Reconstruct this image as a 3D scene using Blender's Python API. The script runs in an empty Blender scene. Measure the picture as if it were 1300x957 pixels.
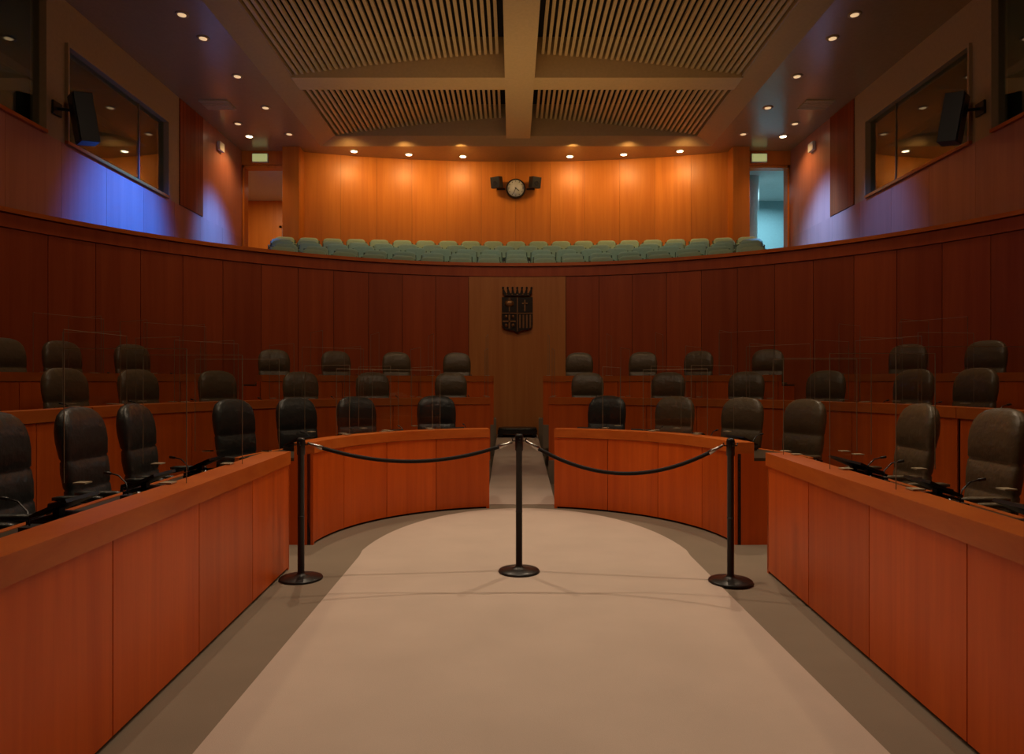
import bpy, math, random
from mathutils import Vector, Matrix
random.seed(4)
scene = bpy.context.scene
scene.view_settings.view_transform = 'Standard'
CY = 5.62   # centre of the semicircular chamber

# ------------------------------------------------------------ materials
def _mat(name):
    m = bpy.data.materials.new(name); m.use_nodes = True
    nt = m.node_tree
    return m, nt, nt.nodes['Principled BSDF']

def plain(name, col, rough=0.5, metal=0.0, spec=0.5):
    m, nt, b = _mat(name)
    n = nt.nodes.new('ShaderNodeTexNoise'); n.inputs['Scale'].default_value = 18
    r = nt.nodes.new('ShaderNodeValToRGB')
    r.color_ramp.elements[0].color = (*[c*0.88 for c in col], 1)
    r.color_ramp.elements[1].color = (*[min(1, c*1.1) for c in col], 1)
    tc = nt.nodes.new('ShaderNodeTexCoord')
    nt.links.new(tc.outputs['Object'], n.inputs['Vector'])
    nt.links.new(n.outputs['Fac'], r.inputs['Fac'])
    nt.links.new(r.outputs['Color'], b.inputs['Base Color'])
    b.inputs['Roughness'].default_value = rough
    b.inputs['Metallic'].default_value = metal
    b.inputs['Specular IOR Level'].default_value = spec
    return m

def leather(name, col, rough=0.38):
    m = plain(name, col, rough); nt = m.node_tree; b = nt.nodes['Principled BSDF']
    tc = nt.nodes.new('ShaderNodeTexCoord'); n = nt.nodes.new('ShaderNodeTexNoise')
    n.inputs['Scale'].default_value = 14; n.inputs['Detail'].default_value = 6
    bp = nt.nodes.new('ShaderNodeBump'); bp.inputs['Strength'].default_value = 0.5; bp.inputs['Distance'].default_value = 0.02
    nt.links.new(tc.outputs['Object'], n.inputs['Vector']); nt.links.new(n.outputs['Fac'], bp.inputs['Height'])
    nt.links.new(bp.outputs[0], b.inputs['Normal'])
    return m

def wood(name, c1, c2, rough=0.38, sc=9.0, stretch=(1, 1, 0.05), var=0.25, spec=0.3):
    m, nt, b = _mat(name); L = nt.links.new
    tc = nt.nodes.new('ShaderNodeTexCoord'); mp = nt.nodes.new('ShaderNodeMapping')
    mp.inputs['Scale'].default_value = stretch
    geo = nt.nodes.new('ShaderNodeNewGeometry')
    cmb = nt.nodes.new('ShaderNodeCombineXYZ')
    mul = nt.nodes.new('ShaderNodeMath'); mul.operation = 'MULTIPLY'; mul.inputs[1].default_value = 7
    L(geo.outputs['Random Per Island'], mul.inputs[0]); L(mul.outputs[0], cmb.inputs['Z'])
    L(tc.outputs['Object'], mp.inputs['Vector']); L(cmb.outputs[0], mp.inputs['Location'])
    n = nt.nodes.new('ShaderNodeTexNoise'); n.inputs['Scale'].default_value = sc
    n.inputs['Detail'].default_value = 7; n.inputs['Roughness'].default_value = 0.62
    n.inputs['Distortion'].default_value = 0.4
    L(mp.outputs[0], n.inputs['Vector'])
    r = nt.nodes.new('ShaderNodeValToRGB')
    r.color_ramp.elements[0].position = 0.3; r.color_ramp.elements[0].color = (*c2, 1)
    r.color_ramp.elements[1].position = 0.7; r.color_ramp.elements[1].color = (*c1, 1)
    L(n.outputs['Fac'], r.inputs['Fac'])
    mr = nt.nodes.new('ShaderNodeMapRange')
    mr.inputs['To Min'].default_value = 1-var; mr.inputs['To Max'].default_value = 1+var*0.4
    L(geo.outputs['Random Per Island'], mr.inputs['Value'])
    mx = nt.nodes.new('ShaderNodeVectorMath'); mx.operation = 'SCALE'
    L(r.outputs['Color'], mx.inputs[0]); L(mr.outputs['Result'], mx.inputs['Scale'])
    L(mx.outputs[0], b.inputs['Base Color'])
    b.inputs['Roughness'].default_value = rough
    b.inputs['Specular IOR Level'].default_value = spec
    return m

def carpet(name, c):
    m, nt, b = _mat(name); L = nt.links.new
    tc = nt.nodes.new('ShaderNodeTexCoord')
    n = nt.nodes.new('ShaderNodeTexNoise'); n.inputs['Scale'].default_value = 260; n.inputs['Detail'].default_value = 3
    n2 = nt.nodes.new('ShaderNodeTexNoise'); n2.inputs['Scale'].default_value = 2.2; n2.inputs['Detail'].default_value = 5
    L(tc.outputs['Object'], n.inputs['Vector']); L(tc.outputs['Object'], n2.inputs['Vector'])
    a = nt.nodes.new('ShaderNodeMath'); a.operation = 'ADD'
    L(n.outputs['Fac'], a.inputs[0]); L(n2.outputs['Fac'], a.inputs[1])
    r = nt.nodes.new('ShaderNodeMapRange'); r.inputs['From Min'].default_value = 0.6; r.inputs['From Max'].default_value = 1.4
    r.inputs['To Min'].default_value = 0.90; r.inputs['To Max'].default_value = 1.08
    L(a.outputs[0], r.inputs['Value'])
    v = nt.nodes.new('ShaderNodeVectorMath'); v.operation = 'SCALE'; v.inputs[0].default_value = c
    L(r.outputs['Result'], v.inputs['Scale']); L(v.outputs[0], b.inputs['Base Color'])
    bp = nt.nodes.new('ShaderNodeBump'); bp.inputs['Strength'].default_value = 0.25; bp.inputs['Distance'].default_value = 0.004
    L(n.outputs['Fac'], bp.inputs['Height']); L(bp.outputs[0], b.inputs['Normal'])
    b.inputs['Roughness'].default_value = 0.95; b.inputs['Specular IOR Level'].default_value = 0.1
    return m

def emit(name, col, s):
    m, nt, b = _mat(name)
    b.inputs['Base Color'].default_value = (*col, 1)
    b.inputs['Emission Color'].default_value = (*col, 1); b.inputs['Emission Strength'].default_value = s
    return m

def clearmat(name, refl=0.05, tint=(0.97, 0.98, 0.97), rough=0.02):
    m = bpy.data.materials.new(name); m.use_nodes = True; nt = m.node_tree
    for n in list(nt.nodes): nt.nodes.remove(n)
    o = nt.nodes.new('ShaderNodeOutputMaterial'); mx = nt.nodes.new('ShaderNodeMixShader')
    t = nt.nodes.new('ShaderNodeBsdfTransparent'); g = nt.nodes.new('ShaderNodeBsdfGlossy')
    t.inputs['Color'].default_value = (*tint, 1); g.inputs['Roughness'].default_value = rough
    mx.inputs[0].default_value = refl
    nt.links.new(t.outputs[0], mx.inputs[1]); nt.links.new(g.outputs[0], mx.inputs[2]); nt.links.new(mx.outputs[0], o.inputs[0])
    return m

M = {}
M['desk'] = wood('cherry_desk_wood', (0.72, 0.130, 0.014), (0.56, 0.084, 0.008), 0.36, 10, var=0.18)
M['rim'] = wood('cherry_rim_wood', (0.66, 0.165, 0.026), (0.52, 0.102, 0.014), 0.30, 10, (0.3, 0.3, 1))
M['wall'] = wood('cherry_wall_wood', (0.44, 0.084, 0.018), (0.33, 0.052, 0.010), 0.42, 7, var=0.2)
M['wall_lt'] = wood('light_panel_wood', (0.56, 0.22, 0.06), (0.44, 0.15, 0.04), 0.42, 7, var=0.1)
M['upper'] = wood('upper_wall_wood', (0.74, 0.25, 0.035), (0.60, 0.175, 0.022), 0.36, 7, var=0.12)
M['side_up'] = wood('side_gallery_wood', (0.52, 0.20, 0.13), (0.42, 0.15, 0.10), 0.30, 7, var=0.12, spec=0.5)
M['worktop'] = plain('worktop_leather', (0.055, 0.04, 0.022), 0.35)
M['dark'] = plain('black_joint', (0.012, 0.008, 0.006), 0.8)
M['carpet'] = carpet('beige_carpet', (0.56, 0.455, 0.385))
M['carpet2'] = carpet('darker_carpet', (0.25, 0.20, 0.15))
M['plaster'] = plain('tan_plaster', (0.40, 0.27, 0.14), 0.5)
M['soffit'] = plain('satin_soffit', (0.38, 0.235, 0.11), 0.22)
M['slat'] = plain('ceiling_slat_paint', (0.60, 0.42, 0.20), 0.5)
M['blk'] = plain('black_plastic', (0.012, 0.012, 0.012), 0.4)
M['blkmetal'] = plain('black_metal', (0.015, 0.014, 0.014), 0.35, 0.3)
M['rope'] = plain('black_rope', (0.012, 0.010, 0.010), 0.85)
M['steel'] = plain('brushed_steel', (0.5, 0.48, 0.45), 0.3, 1.0)
M['leather_b'] = leather('black_leather', (0.026, 0.028, 0.027), 0.34)
M['leather_o'] = leather('brown_leather', (0.105, 0.074, 0.040), 0.38)
M['green'] = plain('green_upholstery', (0.36, 0.49, 0.33), 0.8)
M['green2'] = plain('green_seat_edge', (0.08, 0.12, 0.07), 0.8)
M['white'] = plain('white_paint', (0.7, 0.7, 0.68), 0.5)
M['bronze'] = plain('dark_bronze', (0.03, 0.02, 0.015), 0.4, 0.6)
M['bronze2'] = plain('worn_bronze', (0.26, 0.12, 0.045), 0.4, 0.6)
M['acry'] = clearmat('clear_acrylic', 0.06)
M['acryedge'] = plain('acrylic_edge', (0.45, 0.36, 0.24), 0.3)
M['acryside'] = plain('acrylic_side_edge', (0.20, 0.155, 0.10), 0.3)
M['glass'] = clearmat('window_glass', 0.20, (0.75, 0.84, 0.78))
M['booth'] = plain('booth_dark', (0.09, 0.095, 0.065), 0.8)
M['lamp'] = emit('lamp_glow', (1.0, 0.80, 0.5), 9)
M['lampdim'] = emit('lamp_glow_soft', (1.0, 0.66, 0.34), 0.7)
M['sign'] = emit('sign_face', (0.75, 0.85, 0.35), 0.35)
M['corr'] = plain('corridor_wall', (0.30, 0.42, 0.44), 0.7)

# ------------------------------------------------------------ mesh builder
class MB:
    def __init__(s, name): s.n = name; s.v = []; s.f = []; s.mi = []; s.sm = []; s.mats = []
    def mid(s, k):
        if k not in s.mats: s.mats.append(k)
        return s.mats.index(k)
    def add(s, vs, fs, k, smooth=False, mtx=None):
        o = len(s.v); i = s.mid(k)
        for p in vs:
            p = Vector(p)
            if mtx is not None: p = mtx @ p
            s.v.append(tuple(p))
        for f in fs: s.f.append([a+o for a in f]); s.mi.append(i); s.sm.append(smooth)
    def box(s, lo, hi, k, mtx=None):
        x0, y0, z0 = lo; x1, y1, z1 = hi
        vs = [(x0,y0,z0),(x1,y0,z0),(x1,y1,z0),(x0,y1,z0),(x0,y0,z1),(x1,y0,z1),(x1,y1,z1),(x0,y1,z1)]
        s.add(vs, [(0,3,2,1),(4,5,6,7),(0,1,5,4),(1,2,6,5),(2,3,7,6),(3,0,4,7)], k, False, mtx)
    def lathe(s, prof, k, c=(0,0,0), n=24, mtx=None, smooth=True):
        vs = []; fs = []
        for r, z in prof:
            for i in range(n):
                a = 2*math.pi*i/n; vs.append((c[0]+r*math.cos(a), c[1]+r*math.sin(a), c[2]+z))
        for j in range(len(prof)-1):
            for i in range(n):
                i2 = (i+1) % n; fs.append((j*n+i, j*n+i2, (j+1)*n+i2, (j+1)*n+i))
        fs.append(tuple(range(n-1, -1, -1))); fs.append(tuple((len(prof)-1)*n+i for i in range(n)))
        s.add(vs, fs, k, smooth, mtx)
    def tube(s, pts, r, k, n=8, mtx=None):
        vs = []; fs = []; pts = [Vector(p) for p in pts]; N = len(pts)
        for j, p in enumerate(pts):
            t = (pts[min(j+1, N-1)]-pts[max(j-1, 0)]).normalized()
            up = Vector((0,0,1)) if abs(t.z) < 0.9 else Vector((0,1,0))
            a = t.cross(up).normalized(); b = t.cross(a)
            rr = r[j] if isinstance(r, (list, tuple)) else r
            for i in range(n):
                q = 2*math.pi*i/n; vs.append(p+a*math.cos(q)*rr+b*math.sin(q)*rr)
        for j in range(N-1):
            for i in range(n):
                i2 = (i+1) % n; fs.append((j*n+i, j*n+i2, (j+1)*n+i2, (j+1)*n+i))
        fs.append(tuple(range(n-1, -1, -1))); fs.append(tuple((N-1)*n+i for i in range(n)))
        s.add(vs, fs, k, True, mtx)
    def rings(s, rings, k, mtx=None):
        n = len(rings[0]); vs = [p for r in rings for p in r]; fs = []
        for j in range(len(rings)-1):
            for i in range(n):
                i2 = (i+1) % n; fs.append((j*n+i, j*n+i2, (j+1)*n+i2, (j+1)*n+i))
        fs.append(tuple(range(n-1, -1, -1))); fs.append(tuple((len(rings)-1)*n+i for i in range(n)))
        s.add(vs, fs, k, True, mtx)
    def sell(s, c, h, k, e=0.4, nu=16, nv=8, mtx=None):
        sp = lambda v: math.copysign(abs(v)**e, v)
        R = []
        for j in range(nv+1):
            v = -math.pi/2+math.pi*(j+0.0)/nv
            v = max(min(v, math.pi/2-0.12), -math.pi/2+0.12)
            R.append([(c[0]+h[0]*sp(math.cos(v))*sp(math.cos(2*math.pi*i/nu)),
                       c[1]+h[1]*sp(math.cos(v))*sp(math.sin(2*math.pi*i/nu)),
                       c[2]+h[2]*sp(math.sin(v))) for i in range(nu)])
        s.rings(R, k, mtx)
    def sweep(s, prof, path, k):
        """prof: (d outward, z) polygon; path: list of ((x,y),(nx,ny))"""
        n = len(prof); vs = []; fs = []
        for (p, q) in path:
            for d, z in prof: vs.append((p[0]+q[0]*d, p[1]+q[1]*d, z))
        for j in range(len(path)-1):
            for i in range(n):
                i2 = (i+1) % n; fs.append((j*n+i, j*n+i2, (j+1)*n+i2, (j+1)*n+i))
        fs.append(tuple(range(n-1, -1, -1))); fs.append(tuple((len(path)-1)*n+i for i in range(n)))
        s.add(vs, fs, k)
    def mesh(s):
        me = bpy.data.meshes.new(s.n); me.from_pydata(s.v, [], s.f)
        for k in s.mats: me.materials.append(M[k])
        me.polygons.foreach_set('material_index', s.mi); me.polygons.foreach_set('use_smooth', s.sm)
        import bmesh
        bm = bmesh.new(); bm.from_mesh(me); bmesh.ops.recalc_face_normals(bm, faces=bm.faces[:]); bm.to_mesh(me); bm.free()
        me.update(); return me
    def build(s, loc=(0,0,0), rz=0, bevel=0):
        o = bpy.data.objects.new(s.n, s.mesh()); scene.collection.objects.link(o)
        o.location = loc; o.rotation_euler = (0, 0, rz)
        if bevel:
            b = o.modifiers.new('bevel', 'BEVEL'); b.width = bevel; b.segments = 2; b.limit_method = 'ANGLE'
        return o

def inst(name, me, loc, rz=0):
    o = bpy.data.objects.new(name, me); scene.collection.objects.link(o)
    o.location = loc; o.rotation_euler = (0, 0, rz); return o

# paths -------------------------------------------------------
class Arc:
    def __init__(s, R, a, b, c=CY): s.R = R; s.a = math.radians(a); s.b = math.radians(b); s.c = c; s.L = abs(s.b-s.a)*R
    def f(s, t):
        th = s.a+(s.b-s.a)*t/s.L; n = (math.sin(th), math.cos(th))
        return ((s.R*n[0], s.c+s.R*n[1]), n)
    def pts(s, t0, t1):
        k = max(2, int((t1-t0)/0.12)+1); return [s.f(t0+(t1-t0)*i/k) for i in range(k+1)]
class Line:
    def __init__(s, A, B, side):
        s.A = Vector(A); s.B = Vector(B); s.L = (s.B-s.A).length; d = (s.B-s.A).normalized()
        n = Vector((d.y, -d.x));
        if n.x*side < 0: n = -n
        s.n = (n.x, n.y)
    def f(s, t): p = s.A.lerp(s.B, t/s.L); return ((p.x, p.y), s.n)
    def pts(s, t0, t1): return [s.f(t0), s.f(t1)]

# ------------------------------------------------------------ floor & tiers
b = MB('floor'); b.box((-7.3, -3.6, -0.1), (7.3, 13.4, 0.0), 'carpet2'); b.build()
b = MB('pale_floor_area')  # round-ended floor area in a paler tone than its surroundings
out = [(1.24, -3.4), (1.28, 5.3)]
out += [(1.30*math.cos(math.radians(a)), 5.3+2.0*math.sin(math.radians(a))) for a in range(5, 180, 5)]
out += [(-1.28, 5.3), (-1.20, -3.4)]
n = len(out)
b.add([(x, y, 0.0) for x, y in out]+[(x, y, 0.008) for x, y in out],
      [tuple(range(n-1, -1, -1)), tuple(range(n, 2*n))]+[(i, (i+1) % n, n+(i+1) % n, n+i) for i in range(n)], 'carpet')
b.build()

T2, T3 = 0.31, 0.68
def tier(name, R0, R1, z0, z1):
    b = MB(name)
    for s in (-1, 1):
        a0 = math.asin(0.385/R0); P = []
        for i in range(41):
            th = s*(a0+(math.pi/2-a0)*i/40); P.append(((R0*math.sin(th), CY+R0*math.cos(th)), (math.sin(th), math.cos(th))))
        P.append(((s*R0, -3.5), (s, 0)))
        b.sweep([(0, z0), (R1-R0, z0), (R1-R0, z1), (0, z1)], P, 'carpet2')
    return b.build()
tier('floor_tier', 3.50, 6.93, 0.0, T2)
tier('floor_tier', 5.15, 6.93, T2, T3)
b = MB('floor_tier')
for s in (-1, 1):
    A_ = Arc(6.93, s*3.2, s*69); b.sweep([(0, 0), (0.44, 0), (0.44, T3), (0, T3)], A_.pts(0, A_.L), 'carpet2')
b.build()
# sloping central aisle with a low bench against the wall
b = MB('aisle_ramp')
ra = [(-0.38, 7.55, 0.004), (0.38, 7.55, 0.004), (0.38, 12.96, 0.36), (-0.38, 12.96, 0.36)]
b.add(ra+[(x, y, 0.0) for x, y, z in ra], [(0, 1, 2, 3), (0, 4, 5, 1), (1, 5, 6, 2), (2, 6, 7, 3), (3, 7, 4, 0)], 'carpet')
b.build()
b = MB('low_bench')
b.box((-0.36, 12.5, 0.40), (0.36, 12.93, 0.47), 'blk')
for sx in (-0.33, 0.27): b.box((sx, 12.52, 0.36), (sx+0.06, 12.9, 0.40), 'blk')
b.sell((0, 12.71, 0.485), (0.36, 0.21, 0.03), 'leather_b', 0.3, 20, 6)
b.build()

# ------------------------------------------------------------ lower curved wall + parapet
RW = 7.38
AM = math.degrees(math.asin(6.95/RW))
ZP = 3.60
wa = Arc(RW, -AM, AM)
b = MB('wall_back')
b.sweep([(0.03, 0.0), (0.2, 0.0), (0.2, ZP-0.02), (0.03, ZP-0.02)], wa.pts(0, wa.L), 'dark')
t = wa.L/2
edges = []
e = t-0.92
while e > 0: edges.append(e); e -= 0.62
edges.append(0); edges = edges[::-1]
pan = [(edges[i], edges[i+1]) for i in range(len(edges)-1)]
g = 0.004
for (a, c) in pan:
    b.sweep([(0, 0.62), (0.03, 0.62), (0.03, 3.34), (0, 3.34)], wa.pts(a+g, c-g), 'wall')
    b.sweep([(0, 0.62), (0.03, 0.62), (0.03, 3.34), (0, 3.34)], wa.pts(wa.L-c+g, wa.L-a-g), 'wall')
b.sweep([(-0.015, 0.3), (0.03, 0.3), (0.03, 3.34), (-0.015, 3.34)], wa.pts(t-0.92+g, t+0.92-g), 'wall_lt')
b.sweep([(-0.02, 3.35), (0.03, 3.35), (0.03, ZP-0.07), (-0.02, ZP-0.07)], wa.pts(0, wa.L), 'wall')
b.build()
b = MB('trim_1')
b.sweep([(-0.06, ZP-0.06), (0.24, ZP-0.06), (0.24, ZP), (-0.06, ZP)], wa.pts(0, wa.L), 'rim'); b.build()

YS = CY+RW*math.cos(math.radians(AM))
for s, nm in ((-1, 'left'), (1, 'right')):
    b = MB('wall_%s' % nm)
    y = -3.5
    while y < YS-0.01:
        y2 = min(y+0.62, YS); b.box((min(s*6.95, s*7.0), y+0.004, 0.0), (max(s*6.95, s*7.0), y2-0.004, 3.34), 'wall'); y = y2
    b.box((min(s*6.97, s*7.15), -3.5, 0), (max(s*6.97, s*7.15), YS, 3.6), 'dark')
    b.box((min(s*6.93, s*7.0), -3.5, 3.35), (max(s*6.93, s*7.0), YS, 3.6), 'wall')
    x0, x1 = sorted((s*6.95, s*7.12))
    y = -3.5
    while y < 17.4:
        y2 = min(y+1.16, 17.4)
        b.box((x0, y+0.003, 3.6), (x1, y2-0.003, 5.0), 'side_up'); y = y2
    b.box((x0, 15.18, 5.0), (x1, 17.4, 7.2), 'side_up')
    b.box((x0, 13.62, 5.0), (x1, 14.1, 7.2), 'plaster')
    b.box((x0, 10.05, 6.55), (x1, 13.62, 7.2), 'plaster')
    b.box((x0, -3.5, 7.0), (x1, 10.05, 7.2), 'plaster')
    b.box((x0, 10.05, 5.0), (x1, 10.5, 6.55), 'plaster')
    b.box((x0, -3.5, 5.0), (x1, 6.6, 7.0), 'plaster')
    b.build()
    b = MB('acoustic_panel')
    b.box((x0, 14.105, 5.003), (x1, 15.175, 7.195), 'dark')
    xi = s*6.95
    for i in range(27):
        yy = 14.12+i*0.039; b.box((min(xi, xi-s*0.02), yy, 5.01), (max(xi, xi-s*0.02), yy+0.022, 7.19), 'wall')
    for i in range(36):
        zz = 5.02+i*0.06; b.box((min(xi, xi-s*0.012), 14.11, zz), (max(xi, xi-s*0.012), 15.17, zz+0.022), 'wall')
    b.build()
    for wi, (ya, yb_, zt_) in enumerate(((6.6, 10.05, 7.0), (10.5, 13.62, 6.55))):
        b = MB('window_%d' % (wi+1+(2 if s > 0 else 0)))
        xg0, xg1 = sorted((s*7.0, s*7.012))
        b.box((xg0, ya, 5.0), (xg1, yb_, zt_), 'glass')
        xf0, xf1 = sorted((s*6.90, s*7.14))
        b.box((xf0, ya, 5.0), (xf1, yb_, 5.05), 'rim')
        b.box((xf0, ya, zt_-0.05), (xf1, yb_, zt_), 'plaster')
        for yy in (ya, yb_-0.04): b.box((xf0, yy, 5.05), (xf1, yy+0.04, zt_-0.05), 'plaster')
        xm0, xm1 = sorted((s*6.985, s*7.03)); ym = (ya+yb_)/2+0.6
        b.box((xm0, ym, 5.05), (xm1, ym+0.015, zt_-0.05), 'acryside')
        b.build()
    b = MB('wall_booth_%s' % nm)
    xb0, xb1 = sorted((s*7.14, s*9.2))
    xo0, xo1 = sorted((s*9.2, s*9.3))
    b.box((xo0, 6.5, 4.4), (xo1, 13.8, 7.2), 'booth')
    b.box((xb0, 6.5, 4.4), (xb1, 6.6, 7.2), 'booth'); b.box((xb0, 13.7, 4.4), (xb1, 13.8, 7.2), 'booth')
    b.box((xb0, 6.5, 4.3), (xb1, 13.8, 4.4), 'booth')
    b.box((xb0, 10.2, 4.4), (xb1, 10.3, 7.2), 'booth')
    b.build()
    for yy in (11.3, 12.6):
        c = MB('interpreter_desk')
        c.box((s*8.2-0.35, yy-0.5, 5.02), (s*8.2+0.35, yy+0.5, 5.06), 'plaster')
        for dx in (-0.3, 0.3):
            for dy in (-0.45, 0.45): c.box((s*8.2+dx-0.02, yy+dy-0.02, 4.4), (s*8.2+dx+0.02, yy+dy+0.02, 5.02), 'blk')
        c.box((s*8.25-0.02, yy-0.25, 5.12), (s*8.25+0.02, yy+0.25, 5.45), 'blk')
        c.box((s*8.25-0.02, yy-0.03, 5.06), (s*8.25+0.02, yy+0.03, 5.12), 'blk')
        c.build()
b = MB('wall_front'); b.box((-7.2, -3.7, 0), (7.2, -3.5, 7.2), 'wall'); b.build()

# ------------------------------------------------------------ gallery platforms and seats
rows = [(13.80, 8.2, 3.88, 4.5), (14.65, 10.0, 4.13, 4.8), (15.5, 13.0, 4.39, 5.2), (16.35, 18.0, 4.65, 5.6), (17.10, 30.0, 4.91, 5.9)]
for ri, (yc, R, zt, xe) in enumerate(rows):
    b = MB('floor_gallery')
    fl = []
    for i in range(41):
        x = -6.9+13.8*i/40; fl.append((x, yc-R+math.sqrt(R*R-x*x)-0.42))
    if yc < 13.9:
        fl = []
        for i in range(41):
            x = -6.9+13.8*i/40; fl.append((x, CY+math.sqrt((RW+0.22)**2-x*x)))
    fl += [(6.9, 17.0), (-6.9, 17.0)]
    z1 = zt-0.86; z0 = 2.7; n = len(fl)
    b.add([(x, y, z0) for x, y in fl]+[(x, y, z1) for x, y in fl],
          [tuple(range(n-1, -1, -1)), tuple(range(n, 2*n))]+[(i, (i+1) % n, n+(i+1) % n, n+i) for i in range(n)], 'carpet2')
    b.build()
    b = MB('gallery_seat_row')
    L = 2*R*math.asin(xe/R); k = int(L/0.54)-(ri % 2)
    for i in range(k):
        th = (-0.5+(i+0.5)/k)*L/R
        x = R*math.sin(th); y = yc-R+R*math.cos(th)
        m = Matrix.Translation((x, y, z1)) @ Matrix.Rotation(-th, 4, 'Z')
        tilt = m @ Matrix.Translation((0, 0.18, 0.62)) @ Matrix.Rotation(math.radians(-16), 4, 'X')
        b.sell((0, 0, 0), (0.235, 0.06, 0.24), 'green', 0.38, 18, 8, tilt)
        b.box((-0.25, 0.035, -0.2), (0.25, 0.065, 0.20), 'green2', tilt)
        b.sell((0, -0.02, 0.42), (0.225, 0.22, 0.06), 'green', 0.45, 14, 6, m)
        for sx in (-0.262, 0.262):
            b.box((sx-0.02, -0.2, 0.0), (sx+0.02, 0.2, 0.56), 'blk', m)
            b.sell((sx, -0.02, 0.60), (0.026, 0.22, 0.035), 'green', 0.6, 8, 4, m)
    b.build()

# upper back wall ---------------------------------------------------------
RB = 19.0
def yb(x): return 18.2-RB+math.sqrt(RB*RB-x*x)
th = math.degrees(math.asin(5.4/RB)); ua = Arc(RB, -th, th, 18.2-RB)
b = MB('wall_gallery')
k = 12
for i in range(k):
    b.sweep([(0, 3.6), (0.12, 3.6), (0.12, 7.2), (0, 7.2)], ua.pts(ua.L*i/k+0.002, ua.L*(i+1)/k-0.002), 'upper')
b.sweep([(0.1, 3.6), (0.2, 3.6), (0.2, 7.2), (0.1, 7.2)], ua.pts(0, ua.L), 'dark')
for s in (-1, 1):
    x0, x1 = sorted((s*5.8, s*6.95))
    b.box((x0, 17.35, 6.85), (x1, 17.6, 7.2), 'upper')
b.build()
for s in (-1, 1):
    b = MB('pillar'); x0, x1 = sorted((s*5.38, s*5.8)); b.box((x0, 17.0, 3.97), (x1, 17.75, 7.2), 'upper'); b.build(bevel=0.01)
    b = MB('wall_corridor_%s' % ('left' if s < 0 else 'right'))
    x0, x1 = sorted((s*4.6, s*9.0)); mm = 'upper' if s < 0 else 'corr'
    b.box((x0, 21.0, 3.97), (x1, 21.1, 7.2), mm)
    xa, xb = sorted((s*9.0, s*9.1)); b.box((xa, 17.6, 3.97), (xb, 21.0, 7.2), mm)
    xa, xb = sorted((s*6.95, s*9.0)); b.box((xa, 17.4, 3.97), (xb, 17.6, 7.2), mm)
    xa, xb = sorted((s*4.55, s*4.6)); b.box((xa, 18.5, 3.97), (xb, 21.1, 7.2), mm)
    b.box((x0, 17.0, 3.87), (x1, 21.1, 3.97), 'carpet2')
    b.box((x0, 17.8, 6.9), (x1, 21.1, 6.95), 'white')
    b.build()
    b = MB('door_%d' % (1 if s < 0 else 2))
    x0, x1 = sorted((s*5.82, s*6.93))
    for (p, q) in ((x0, x0+0.05), (x1-0.05, x1)): b.box((p, 17.36, 3.97), (q, 17.62, 6.84), 'upper')
    b.box((x0, 17.36, 6.78), (x1, 17.62, 6.84), 'upper')
    b.build()
b = MB('door_3')
b.box((-7.15, 20.93, 3.97), (-6.1, 21.0, 6.05), 'white'); b.box((-7.2, 20.9, 3.97), (-7.12, 21.0, 6.12), 'upper')
b.box((-6.15, 20.9, 3.97), (-6.07, 21.0, 6.12), 'upper'); b.box((-7.2, 20.9, 6.05), (-6.07, 21.0, 6.12), 'upper')
b.lathe([(0.015, 0), (0.015, 0.12)], 'steel', (-6.25, 20.88, 4.95), 8); b.build()
b = MB('round_column'); b.lathe([(0.24, 0), (0.24, 0.05), (0.2, 0.08), (0.2, 2.0), (0.24, 2.03), (0.24, 2.93)], 'white', (6.35, 18.6, 3.97), 24); b.build()

# ------------------------------------------------------------ ceiling
b = MB('ceiling')
for s in (-1, 1):
    x0, x1 = sorted((s*4.85, s*9.3)); b.box((x0, -3.7, 7.2), (x1, 21.1, 7.3), 'soffit')
b.box((-4.85, 17.0, 7.2), (4.85, 19.0, 7.3), 'soffit')
b.box((-4.85, -3.7, 7.2), (4.85, 6.5, 7.3), 'soffit')
for s in (-1, 1):
    b.add([(s*4.85, 6.5, 7.2), (s*4.85, 17.0, 7.2), (s*4.42, 16.65, 7.33), (s*4.42, 6.5, 7.33)], [(0, 1, 2, 3)], 'plaster')
    b.box((s*4.42-0.03, 6.5, 7.33), (s*4.42+0.03, 16.65, 8.4), 'plaster')
b.add([(-4.85, 17.0, 7.2), (4.85, 17.0, 7.2), (4.42, 16.65, 7.33), (-4.42, 16.65, 7.33)], [(0, 1, 2, 3)], 'plaster')
b.box((-4.42, 16.65, 7.33), (4.42, 16.7, 8.4), 'plaster')
b.box((-4.5, 6.45, 7.2), (4.5, 6.5, 8.4), 'plaster')
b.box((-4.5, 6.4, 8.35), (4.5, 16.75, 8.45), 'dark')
b.build()
b = MB('ceiling_beam')
b.box((-0.24, 6.5, 7.27), (0.34, 16.65, 8.35), 'slat')
for (xa, xb2) in ((-4.42, -0.24), (0.34, 4.42)):
    for (ya, yb2) in ((13.4, 13.95), (9.6, 10.1)):
        b.box((xa, ya, 7.30), (xb2, yb2, 8.35), 'slat')
b.build()
for s in (-1, 1):
    for (ya, yb2) in ((6.5, 9.6), (10.1, 13.4), (13.95, 16.65)):
        b = MB('ceiling_slat_panel')
        x = 4.34
        xin = 0.26 if s < 0 else 0.36
        while x > xin+0.06:
            u = x/4.34; z = 7.36+0.42*(1-u**1.4)
            b.box((min(s*x, s*(x-0.058)), ya, z), (max(s*x, s*(x-0.058)), yb2, z+0.05), 'slat'); x -= 0.112
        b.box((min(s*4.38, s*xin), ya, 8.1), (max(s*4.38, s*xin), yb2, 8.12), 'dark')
        b.build()

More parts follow.
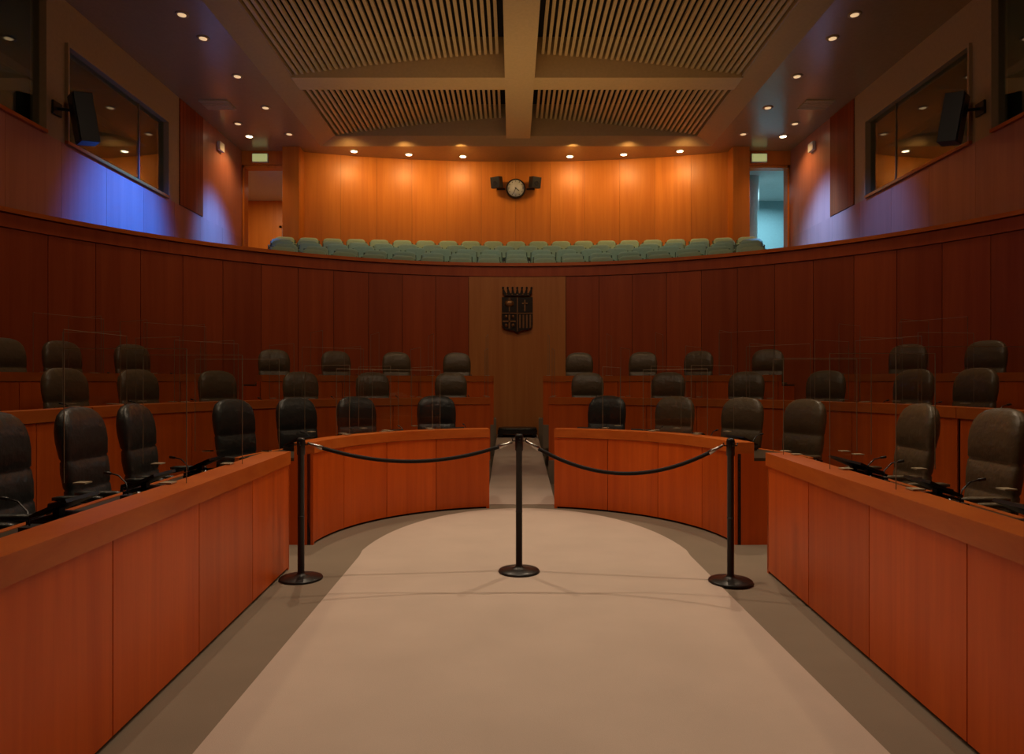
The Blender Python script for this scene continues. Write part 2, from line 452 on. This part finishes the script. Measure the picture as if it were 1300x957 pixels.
def dl(x, y, z, bright, r=0.085):
    b = MB('ceiling_downlight')
    b.lathe([(r+0.035, 0), (r+0.035, -0.012), (r, -0.016), (r, -0.002)], 'plaster', (x, y, z), 20)
    b.lathe([(r*0.9, -0.018), (r*0.9, -0.004)], 'lamp' if bright else 'lampdim', (x, y, z), 20)
    b.build()

def aim(o, tgt): o.rotation_euler = (Vector(tgt)-o.location).to_track_quat('-Z', 'Y').to_euler()
def spot(name, loc, tgt, W, col=(1, .72, .42), ang=80, blend=0.8, r=0.06):
    l = bpy.data.lights.new(name, 'SPOT'); l.energy = W; l.color = col; l.spot_size = math.radians(ang); l.spot_blend = blend; l.shadow_soft_size = r
    o = bpy.data.objects.new(name, l); scene.collection.objects.link(o); o.location = loc; aim(o, tgt); return o
def area(name, loc, tgt, W, sx, sy, col=(1, .75, .5), spread=180):
    l = bpy.data.lights.new(name, 'AREA'); l.shape = 'RECTANGLE'; l.size = sx; l.size_y = sy; l.energy = W; l.color = col; l.spread = math.radians(spread)
    o = bpy.data.objects.new(name, l); scene.collection.objects.link(o); o.location = loc; aim(o, tgt); return o

for x in (-4.1, -2.75, -1.37, 1.4, 2.77, 4.15):
    y = yb(x)-0.40; dl(x, y, 7.2, True)
    spot('downlight_lamp', (x, y, 7.14), (x, y+0.2, 4.2), 12, (1, .60, .24), 120, 1.0)
    spot('downlight_lamp', (x, y-0.9, 7.14), (x, y+1.0, 5.2), 66, (1, .60, .22), 150, 1.0, 0.1)
for s in (-1, 1):
    for (x, y) in ((5.35, 10.9), (5.35, 11.65), (5.35, 13.1), (5.35, 14.6), (5.35, 16.15), (6.3, 15.5)):
        dl(s*x, y, 7.2, False, 0.07)
    dl(s*6.35, 16.3, 7.2, True, 0.08)
    spot('downlight_lamp', (s*6.35, 16.3, 7.15), (s*6.75, 16.2, 4.5), 80, (1, .55, .2), 130, 1.0)
    b = MB('exit_sign')
    b.box((s*6.3-0.34, 17.26, 6.92), (s*6.3+0.02, 17.29, 7.1), 'sign'); b.box((s*6.3-0.36, 17.29, 6.9), (s*6.3+0.04, 17.345, 7.12), 'white')
    b.build()
    b = MB('ceiling_vent')
    for i in range(7): b.box((s*6.3-0.3, 14.2+i*0.07, 7.17), (s*6.3+0.3, 14.24+i*0.07, 7.2), 'slat')
    b.build()
    b = MB('wall_sensor'); x0, x1 = sorted((s*6.945, s*6.87)); b.box((x0, 15.9, 6.75), (x1, 16.15, 6.95), 'white'); b.build(bevel=0.01)

# ------------------------------------------------------------ desks
def desk(name, path, z0, zt, plen=0.6, H=0.755):
    """z0 base of the front panel, zt floor level of the tier behind"""
    b = MB(name); L = path.L
    k = max(1, round(L/plen))
    W_ = min(0.70, H-0.06); H = zt+H; W_ += zt
    for i in range(k):
        b.sweep([(0, z0+0.02), (0.022, z0+0.02), (0.022, H), (0, H)], path.pts(L*i/k+0.0035, L*(i+1)/k-0.0035), 'desk')
    b.sweep([(0.022, z0), (0.05, z0), (0.05, H), (0.022, H)], path.pts(0, L), 'dark')
    b.sweep([(-0.012, H+0.004), (0.16, H+0.004), (0.16, H+0.095), (-0.012, H+0.095)], path.pts(0, L), 'rim')
    b.sweep([(0.16, W_), (0.62, W_), (0.62, W_+0.025), (0.16, W_+0.025)], path.pts(0, L), 'worktop')
    b.sweep([(0.62, W_-0.01), (0.66, W_-0.01), (0.66, W_+0.028), (0.62, W_+0.028)], path.pts(0, L), 'rim')
    for (a, c) in ((0, 0.03), (L-0.03, L)):
        b.sweep([(0.0, z0), (0.62, z0), (0.62, W_), (0.16, W_), (0.16, H+0.004), (0, H+0.004)], path.pts(a, c), 'desk')
    return b.build()

desk('front_desk', Arc(1.75, -88, -11.3), 0, 0, 0.587)
desk('front_desk', Arc(1.75, 11.6, 88), 0, 0, 0.587)
LA = Line((-1.49, 0.2), (-1.71, 4.95), -1); RA = Line((1.45, 0.2), (1.71, 4.86), 1)
desk('side_desk', LA, 0, 0, 0.79); desk('side_desk', RA, 0, 0, 0.79)
for (R, z0, zt, H, segs) in ((3.55, 0.0, T2, 0.74, ((6.3, 90),)), (5.2, T2, T3, 0.675, ((4.3, 43), (48, 90)))):
    for s in (-1, 1):
        for (a, c) in segs:
            desk('tier_desk', Arc(R, s*a, s*c), z0, zt, 0.62, H)
        desk('tier_desk', Line((s*R, 5.61), (s*R, 0.5), s), z0, zt, 0.62, H)
WT = {1: 0.725, 2: T2+0.68+0.025, 3: T3+0.615+0.025}
RIM = {1: 0.853, 2: T2+0.839, 3: T3+0.774}

# ------------------------------------------------------------ office chair
def chair_mesh(leather, nm):
    b = MB(nm)
    R = []; prof = [(0.44, 0.10, 0.02), (0.46, 0.19, 0.045), (0.55, 0.225, 0.06), (0.64, 0.228, 0.054), (0.655, 0.226, 0.042), (0.67, 0.23, 0.054),
                    (0.76, 0.235, 0.062), (0.83, 0.236, 0.053), (0.845, 0.234, 0.040), (0.86, 0.238, 0.055), (0.96, 0.242, 0.070), (1.03, 0.238, 0.070), (1.09, 0.224, 0.062),
                    (1.135, 0.195, 0.050), (1.165, 0.15, 0.034), (1.18, 0.09, 0.018), (1.184, 0.04, 0.006)]
    for z, w_, t_ in prof:
        yo = 0.20+(z-0.45)*0.12
        ring = []
        for i in range(28):
            a = 2*math.pi*i/28; cx = math.cos(a); sy = math.sin(a)
            x = w_*math.copysign(abs(cx)**0.6, cx); y = t_*math.copysign(abs(sy)**0.7, sy)
            y -= 0.03*(abs(x)/0.25)**2
            ring.append((x, yo+y, z))
        R.append(ring)
    b.rings(R, leather)
    b.sell((0, -0.02, 0.44), (0.25, 0.25, 0.06), leather, 0.5, 20, 8)
    b.sell((0, -0.02, 0.385), (0.22, 0.22, 0.03), 'blk', 0.5, 16, 6)
    for s in (-1, 1):
        b.tube([(s*0.22, 0.08, 0.40), (s*0.275, 0.10, 0.42), (s*0.29, 0.14, 0.52), (s*0.29, 0.13, 0.61), (s*0.29, 0.0, 0.64), (s*0.29, -0.16, 0.62), (s*0.285, -0.2, 0.55), (s*0.27, -0.12, 0.43), (s*0.22, -0.1, 0.40)], 0.014, 'blkmetal', 8)
        b.sell((s*0.29, -0.03, 0.648), (0.028, 0.15, 0.018), leather, 0.6, 10, 5)
    b.lathe([(0.03, 0.10), (0.03, 0.24), (0.02, 0.245), (0.02, 0.36), (0.07, 0.365), (0.07, 0.385)], 'blkmetal', (0, 0, 0), 14)
    for i in range(5):
        a = 2*math.pi*i/5+0.3; c, s_ = math.cos(a), math.sin(a)
        b.tube([(0, 0, 0.12), (c*0.15, s_*0.15, 0.10), (c*0.27, s_*0.27, 0.075)], [0.03, 0.024, 0.016], 'blkmetal', 8)
        m = Matrix.Translation((c*0.27, s_*0.27, 0.03)) @ Matrix.Rotation(a, 4, 'Z') @ Matrix.Rotation(math.pi/2, 4, 'Y')
        b.lathe([(0.029, -0.022), (0.03, -0.018), (0.03, 0.018), (0.029, 0.022)], 'blk', (0, 0, 0), 12, m)
    return b.mesh()
CHB = chair_mesh('leather_b', 'black_chair_mesh'); CHO = chair_mesh('leather_o', 'brown_chair_mesh')

BO = 0.24   # backrest sits behind the seat centre
def uplace(R, px):
    """position along the U-shaped row at a bearing seen from the room entrance"""
    R = R+BO
    k = (px-650)/870.0; x0 = -0.1
    A = 1+k*k; B = 2*(k*x0-CY); C = x0*x0+CY*CY-R*R
    D = B*B-4*A*C
    y = (-B+math.sqrt(D))/(2*A) if D > 0 else -1
    if y >= CY:
        x = x0+k*y; a = math.atan2(x, y-CY)
        return (R-BO)*math.sin(a), CY+(R-BO)*math.cos(a), a
    s = 1 if k > 0 else -1
    return s*(R-BO), (s*R-x0)/k, s*math.pi/2

ALL = {}
rowdef = {1: (2.76, 0.0, (375, 295, 452, 552, 768, 856, 945, 1023)),
          2: (4.50, T2, (-30, 81, 176, 275, 380, 471, 571, 748, 850, 949, 1050, 1158, 1237, 1345)),
          3: (6.12, T3, (7, 81, 170, 346, 427, 504, 580, 734, 816, 885, 977, 1155, 1252))}
for r, (R, z, L) in rowdef.items():
    for px in L:
        x, y, a = uplace(R, px); me = CHB if (r == 1 and px < 800) else CHO
        ALL.setdefault(r, []).append((x, y, a))
        inst('office_chair', me, (x, y, z), -a+random.uniform(-0.12, 0.12))
for (x, y) in ((-2.70, 3.05), (-2.73, 3.84), (-2.74, 4.60), (-2.76, 5.32), (2.70, 3.60), (2.76, 4.38), (2.80, 5.32), (2.65, 2.85)):
    s = 1 if x > 0 else -1; a = s*math.pi/2
    inst('office_chair', CHB if s < 0 else CHO, (x, y, 0), -a-s*0.02+random.uniform(-0.06, 0.06))
    ALL.setdefault('s', []).append((x, y, a))

# ------------------------------------------------------------ acrylic screens, microphones, consoles
def screen_mesh(w, h, nm):
    b = MB(nm); t = 0.0022; e = 0.0026
    b.add([(-w/2, 0, 0), (w/2, 0, 0), (w/2, 0, h), (-w/2, 0, h)], [(0, 1, 2, 3)], 'acry')
    b.box((-w/2-e, -t, 0), (-w/2, t, h+e), 'acryside'); b.box((w/2, -t, 0), (w/2+e, t, h+e), 'acryside')
    b.box((-w/2, -t, h), (w/2, t, h+e), 'acryedge')
    for x in (-w*0.35, w*0.35): b.box((x-0.03, -0.03, 0), (x+0.03, 0.03, 0.006), 'acryedge')
    return b.mesh()
SR = screen_mesh(0.60, 0.66, 'screen_mesh')
SF = screen_mesh(0.80, 0.62, 'wide_screen_mesh')
mb = MB('mic_mesh')
mb.box((-0.04, -0.05, 0), (0.04, 0.05, 0.03), 'blk')
mb.tube([(0, 0.03, 0.03), (0, 0.04, 0.09), (0, 0.08, 0.13), (0, 0.12, 0.14)], 0.004, 'blkmetal', 6)
mb.tube([(0, 0.12, 0.14), (0, 0.155, 0.145)], 0.008, 'blk', 8)
MIC = mb.mesh()
cb = MB('console_mesh')
cb.box((-0.13, -0.09, 0.0), (0.13, 0.09, 0.03), 'blk')
tm = Matrix.Translation((0, 0, 0.035)) @ Matrix.Rotation(math.radians(-24), 4, 'X')
cb.box((-0.12, -0.10, 0.035), (0.12, 0.08, 0.05), 'blkmetal', tm)
cb.box((-0.10, -0.09, 0.051), (0.10, 0.07, 0.053), 'blk', tm)
cb.box((-0.02, 0.02, 0.03), (0.02, 0.05, 0.07), 'blk')
CON = cb.mesh()
pb = MB('glass_mesh')
pb.lathe([(0.03, 0), (0.034, 0.10), (0.031, 0.10), (0.028, 0.008)], 'glass', (0, 0, 0), 16); GL = pb.mesh()

deskface = {1: 1.75, 2: 3.55, 3: 5.2}
for r in (1, 2, 3):
    R = deskface[r]; zw = WT[r]+0.002
    for idx, (x, y, a) in enumerate(ALL[r]):
        n = Vector((math.sin(a), math.cos(a))); tv = Vector((n.y, -n.x))
        if y > CY: c = Vector((0, CY))+n*(R+0.46)
        else: c = Vector((x, y)); c.x = math.copysign(R+0.46, x)
        inst('desk_console', CON, (c.x, c.y, zw), -a)
        q = c+tv*0.2*(R/(R+0.4)); inst('desk_microphone', MIC, (q.x-n.x*0.04, q.y-n.y*0.04, zw), -a)
        half = (0.5*0.95)/(R+1.0)
        if y > CY:
            a2 = a+half*(1 if a < 0 else -1); n2 = Vector((math.sin(a2), math.cos(a2))); p = Vector((0, CY))+n2*(R+0.47)
            if abs(p.x) > 0.45: inst('acrylic_screen', SR, (p.x, p.y, RIM[r]), -a2+math.pi/2)
            if idx % 2 == 0 and abs(a) > 0.5:
                p = Vector((0, CY))+n*(R+0.10); inst('acrylic_screen', SF, (p.x, p.y, RIM[r]), -a)
        else:
            inst('acrylic_screen', SR, (math.copysign(R+0.47, x), y+0.42, RIM[r]), 0)
for (x, y, a) in ALL['s']:
    s = 1 if x > 0 else -1; path = LA if s < 0 else RA
    y = min(y, 4.6)
    fx = path.f(min(path.L, max(0, y-0.2)))[0][0]
    inst('desk_console', CON, (fx+s*0.46, y, 0.727), -a)
    inst('desk_microphone', MIC, (fx+s*0.44, y-0.22, 0.727), -a)
    inst('drinking_glass', GL, (fx+s*0.24, y+0.2, 0.727), 0)
    inst('acrylic_screen', SR, (fx+s*0.38, y+0.32, 0.853), 0)

# ------------------------------------------------------------ rope barrier
posts = [(-1.547, 4.70, 0.97), (-0.05, 4.85, 0.975), (1.367, 4.60, 0.965)]
for (x, y, h) in posts:
    b = MB('stanchion_post')
    b.lathe([(0.145, 0), (0.147, 0.008), (0.14, 0.016), (0.06, 0.024), (0.03, 0.035), (0.023, 0.05), (0.0225, h-0.12), (0.028, h-0.115), (0.028, h-0.02), (0.024, h-0.004), (0.012, h)], 'blkmetal', (0, 0, 0), 32)
    b.lathe([(0.0235, 0.42), (0.0235, 0.435)], 'blk', (0, 0, 0), 24)
    for k in range(4):
        a = k*math.pi/2+0.1
        b.tube([(0.026*math.cos(a), 0.026*math.sin(a), h-0.05), (0.045*math.cos(a), 0.045*math.sin(a), h-0.05), (0.05*math.cos(a), 0.05*math.sin(a), h-0.03)], 0.005, 'blkmetal', 6)
    b.build((x, y, 0.0 if abs(x) > 1.28+0.15 else 0.009))
def rope(A, B, sag):
    b = MB('barrier_rope'); A = Vector(A); B = Vector(B); d = (B-A).normalized()
    A = A+d*0.05; B = B-d*0.05
    pt = lambda t: A.lerp(B, t)-Vector((0, 0, sag*4*t*(1-t)))
    b.tube([pt(i/30) for i in range(2, 29)], 0.0135, 'rope', 10)
    for ts in ((0, 1, 2), (30, 29, 28)):
        b.tube([pt(t/30) for t in ts], [0.008, 0.012, 0.017], 'steel', 10)
    b.build()
rope((posts[0][0], posts[0][1], posts[0][2]-0.04), (posts[1][0], posts[1][1], posts[1][2]-0.05), 0.13)
rope((posts[1][0], posts[1][1], posts[1][2]-0.04), (posts[2][0], posts[2][1], posts[2][2]-0.04), 0.21)

# ------------------------------------------------------------ clock with speakers
yc = yb(0)
b = MB('wall_clock'); m = Matrix.Translation((0.0, yc-0.12, 6.46)) @ Matrix.Rotation(math.pi/2, 4, 'X')
b.lathe([(0.25, -0.11), (0.26, -0.02), (0.25, 0.03), (0.225, 0.03), (0.225, 0.012)], 'blk', (0, 0, 0), 40, m)
b.lathe([(0.222, 0.005), (0.222, 0.016)], 'white', (0, 0, 0), 40, m)
for k in range(12):
    mm = m @ Matrix.Rotation(k*math.pi/6, 4, 'Z'); b.box((-0.006, 0.17, 0.016), (0.006, 0.205, 0.02), 'blk', mm)
mm = m @ Matrix.Rotation(math.radians(-128), 4, 'Z'); b.box((-0.009, -0.03, 0.02), (0.009, 0.11, 0.024), 'blk', mm)
mm = m @ Matrix.Rotation(math.radians(-205), 4, 'Z'); b.box((-0.006, -0.03, 0.024), (0.006, 0.16, 0.028), 'blk', mm)
b.build()
for s in (-1, 1):
    b = MB('wall_speaker')
    m = Matrix.Translation((s*0.50, yc-0.24, 6.58)) @ Matrix.Rotation(s*0.5, 4, 'Z') @ Matrix.Rotation(0.2, 4, 'X')
    b.box((-0.13, -0.1, -0.14), (0.13, 0.1, 0.14), 'blk', m)
    b.lathe([(0.07, 0), (0.065, 0.01), (0.03, 0.004)], 'blkmetal', (0, 0, 0), 16, m @ Matrix.Translation((0, -0.1, -0.02)) @ Matrix.Rotation(math.pi/2, 4, 'X'))
    b.box((s*0.50-0.02, yc-0.2, 6.56), (s*0.50+0.02, yc-0.02, 6.60), 'blkmetal')
    b.box((min(s*0.28, s*0.50), yc-0.06, 6.44), (max(s*0.28, s*0.50), yc-0.03, 6.48), 'blkmetal')
    b.build(bevel=0.008)
    b = MB('column_speaker')
    cx = s*6.55; m = Matrix.Translation((cx, 10.35, 5.32)) @ Matrix.Rotation(s*0.75, 4, 'Z') @ Matrix.Rotation(0.16, 4, 'X')
    b.box((-0.14, -0.14, -0.36), (0.14, 0.12, 0.36), 'blk', m)
    b.box((-0.12, -0.155, -0.34), (0.12, -0.14, 0.34), 'blk', m)
    b.tube([(cx, 10.4, 5.45), (cx+s*0.3, 10.3, 5.45), (s*6.94, 10.28, 5.45)], 0.025, 'blkmetal', 8)
    b.box((min(s*6.91, s*6.945), 10.18, 5.35), (max(s*6.91, s*6.945), 10.38, 5.55), 'blkmetal')
    b.build(bevel=0.012)

# ------------------------------------------------------------ coat of arms
b = MB('coat_of_arms')
yw = CY+RW-0.036
def prism(pts, y0, y1, k):
    n = len(pts)
    b.add([(x, y0, z) for x, z in pts]+[(x, y1, z) for x, z in pts], [tuple(range(n)), tuple(range(2*n-1, n-1, -1))]+[(i, (i+1) % n, n+(i+1) % n, n+i) for i in range(n)], k)
cz = 2.68
sh = [(-0.29, 0.27), (0.29, 0.27), (0.29, -0.24), (0.27, -0.31), (0.2, -0.345), (0.08, -0.355), (0, -0.40), (-0.08, -0.355), (-0.2, -0.345), (-0.27, -0.31), (-0.29, -0.24)]
prism([(x, z+cz) for x, z in sh], yw-0.05, yw, 'bronze')
def bx(x0, x1, z0, z1, d=0.065, k='bronze2'): b.box((x0, yw-d, z0+cz), (x1, yw-0.04, z1+cz), k)
bx(-0.008, 0.008, -0.37, 0.27); bx(-0.29, 0.29, -0.04, -0.024)
bx(-0.16, -0.14, 0.0, 0.12)
b.sell((-0.15, yw-0.05, cz+0.15), (0.09, 0.03, 0.06), 'bronze2', 0.8, 14, 6)
bx(-0.158, -0.142, 0.2, 0.26); bx(-0.18, -0.12, 0.225, 0.24)
bx(0.13, 0.155, 0.0, 0.22); bx(0.09, 0.195, 0.14, 0.165)
bx(-0.165, -0.135, -0.32, -0.06); bx(-0.27, -0.03, -0.2, -0.17)
for dx in (-0.21, -0.08):
    for dz in (-0.26, -0.10): b.sell((dx, yw-0.055, cz+dz), (0.03, 0.025, 0.035), 'bronze2', 0.9, 10, 6)
for i in range(4): bx(0.035+i*0.065, 0.065+i*0.065, -0.31, -0.06)
prism([(x, z+cz) for x, z in [(-0.24, 0.29), (0.24, 0.29), (0.25, 0.34), (-0.25, 0.34)]], yw-0.08, yw, 'bronze')
for i in range(7):
    x = -0.24+0.08*i
    prism([(x*1.0-0.03, 0.34+cz), (x+0.03, 0.34+cz), (x*1.12+0.012, 0.43+cz), (x*1.12-0.012, 0.43+cz)], yw-0.07, yw-0.02, 'bronze')
    b.sell((x*1.12, yw-0.045, cz+0.445), (0.022, 0.022, 0.024), 'bronze', 1, 8, 6)
for k in range(5): b.sell((-0.2+k*0.1, yw-0.085, cz+0.315), (0.016, 0.012, 0.014), 'bronze2', 1, 8, 5)
b.build()

# ------------------------------------------------------------ lights
W = (1, .77, .54)
for (x, y, p) in ((-2.3, 8.2, 400), (2.3, 8.2, 400)):
    spot('chamber_spot', (x, y, 7.1), (x*0.3, y-3.6, 0), p, W, 62, 0.8, 0.03)
spot('chamber_spot', (0, 4.6, 7.1), (0, 4.6, 0), 410, W, 72, 1.0, 0.12)
for s in (-1, 1):
    for y in (3.0, 6.0, 9.0):
        spot('side_spot', (s*5.3, y, 7.1), (s*3.2, y, 0), 120, (1, .72, .44), 95, 1.0, 0.1)
for x in (-3, 0, 3):
    spot('wall_wash', (x*0.8, 9.2, 7.1), (x*1.5, 12.6, 2.2), 80 if x else 150, (1, .66, .36), 70, 1.0, 0.2)
area('coffer_bounce', (0, 5.0, 6.9), (0, 9, 0), 85, 3, 3, W)
area('ceiling_wash', (0, 12.6, 4.6), (0, 13.0, 9), 42, 6, 3, (1, .66, .32))
# added blue ceiling spots imitating window and door light on the gallery flanks
spot('daylight_standin', (-3.8, 12.4, 7.1), (-6.95, 12.2, 3.9), 7200, (.004, .13, 1), 48, 1.0, 0.3)
spot('daylight_standin', (-4.9, 15.3, 7.1), (-6.95, 15.8, 4.4), 3800, (.03, .22, 1), 44, 1.0, 0.3)
spot('daylight_standin', (4.7, 15.0, 7.1), (6.95, 15.5, 4.5), 3400, (.10, .33, 1), 50, 1.0, 0.3)
spot('daylight_standin', (4.4, 12.8, 7.1), (6.95, 13.0, 3.9), 900, (.06, .26, 1), 42, 1.0, 0.3)
for x in (-3, 0, 3):
    spot('seat_fill_spot', (x, 14.6, 7.1), (x, 15.0, 4), 55, (.95, 1, .85), 110, 1.0, 0.3)  # added fill without a fixture, brightens the green seats
area('corridor_light', (7.4, 19.5, 6.7), (7.2, 19.5, 4), 90, 1.2, 1.2, (.45, .85, 1))
area('corridor_light', (-7.2, 19.2, 6.7), (-7.2, 19.5, 4), 30, 1.0, 1.0, (1, .75, .5))

wd = bpy.data.worlds.new('world'); scene.world = wd; wd.use_nodes = True
wd.node_tree.nodes['Background'].inputs[0].default_value = (0.6, 0.5, 0.4, 1); wd.node_tree.nodes['Background'].inputs[1].default_value = 0.02

cam = bpy.data.cameras.new('camera'); co = bpy.data.objects.new('camera', cam); scene.collection.objects.link(co)
co.location = (-0.1, 0, 1.35); co.rotation_euler = (math.radians(90), 0, 0)
cam.sensor_width = 36; cam.lens = 36*870/1300.0; cam.shift_y = 6.5/1300.0; cam.clip_start = 0.05
scene.camera = co
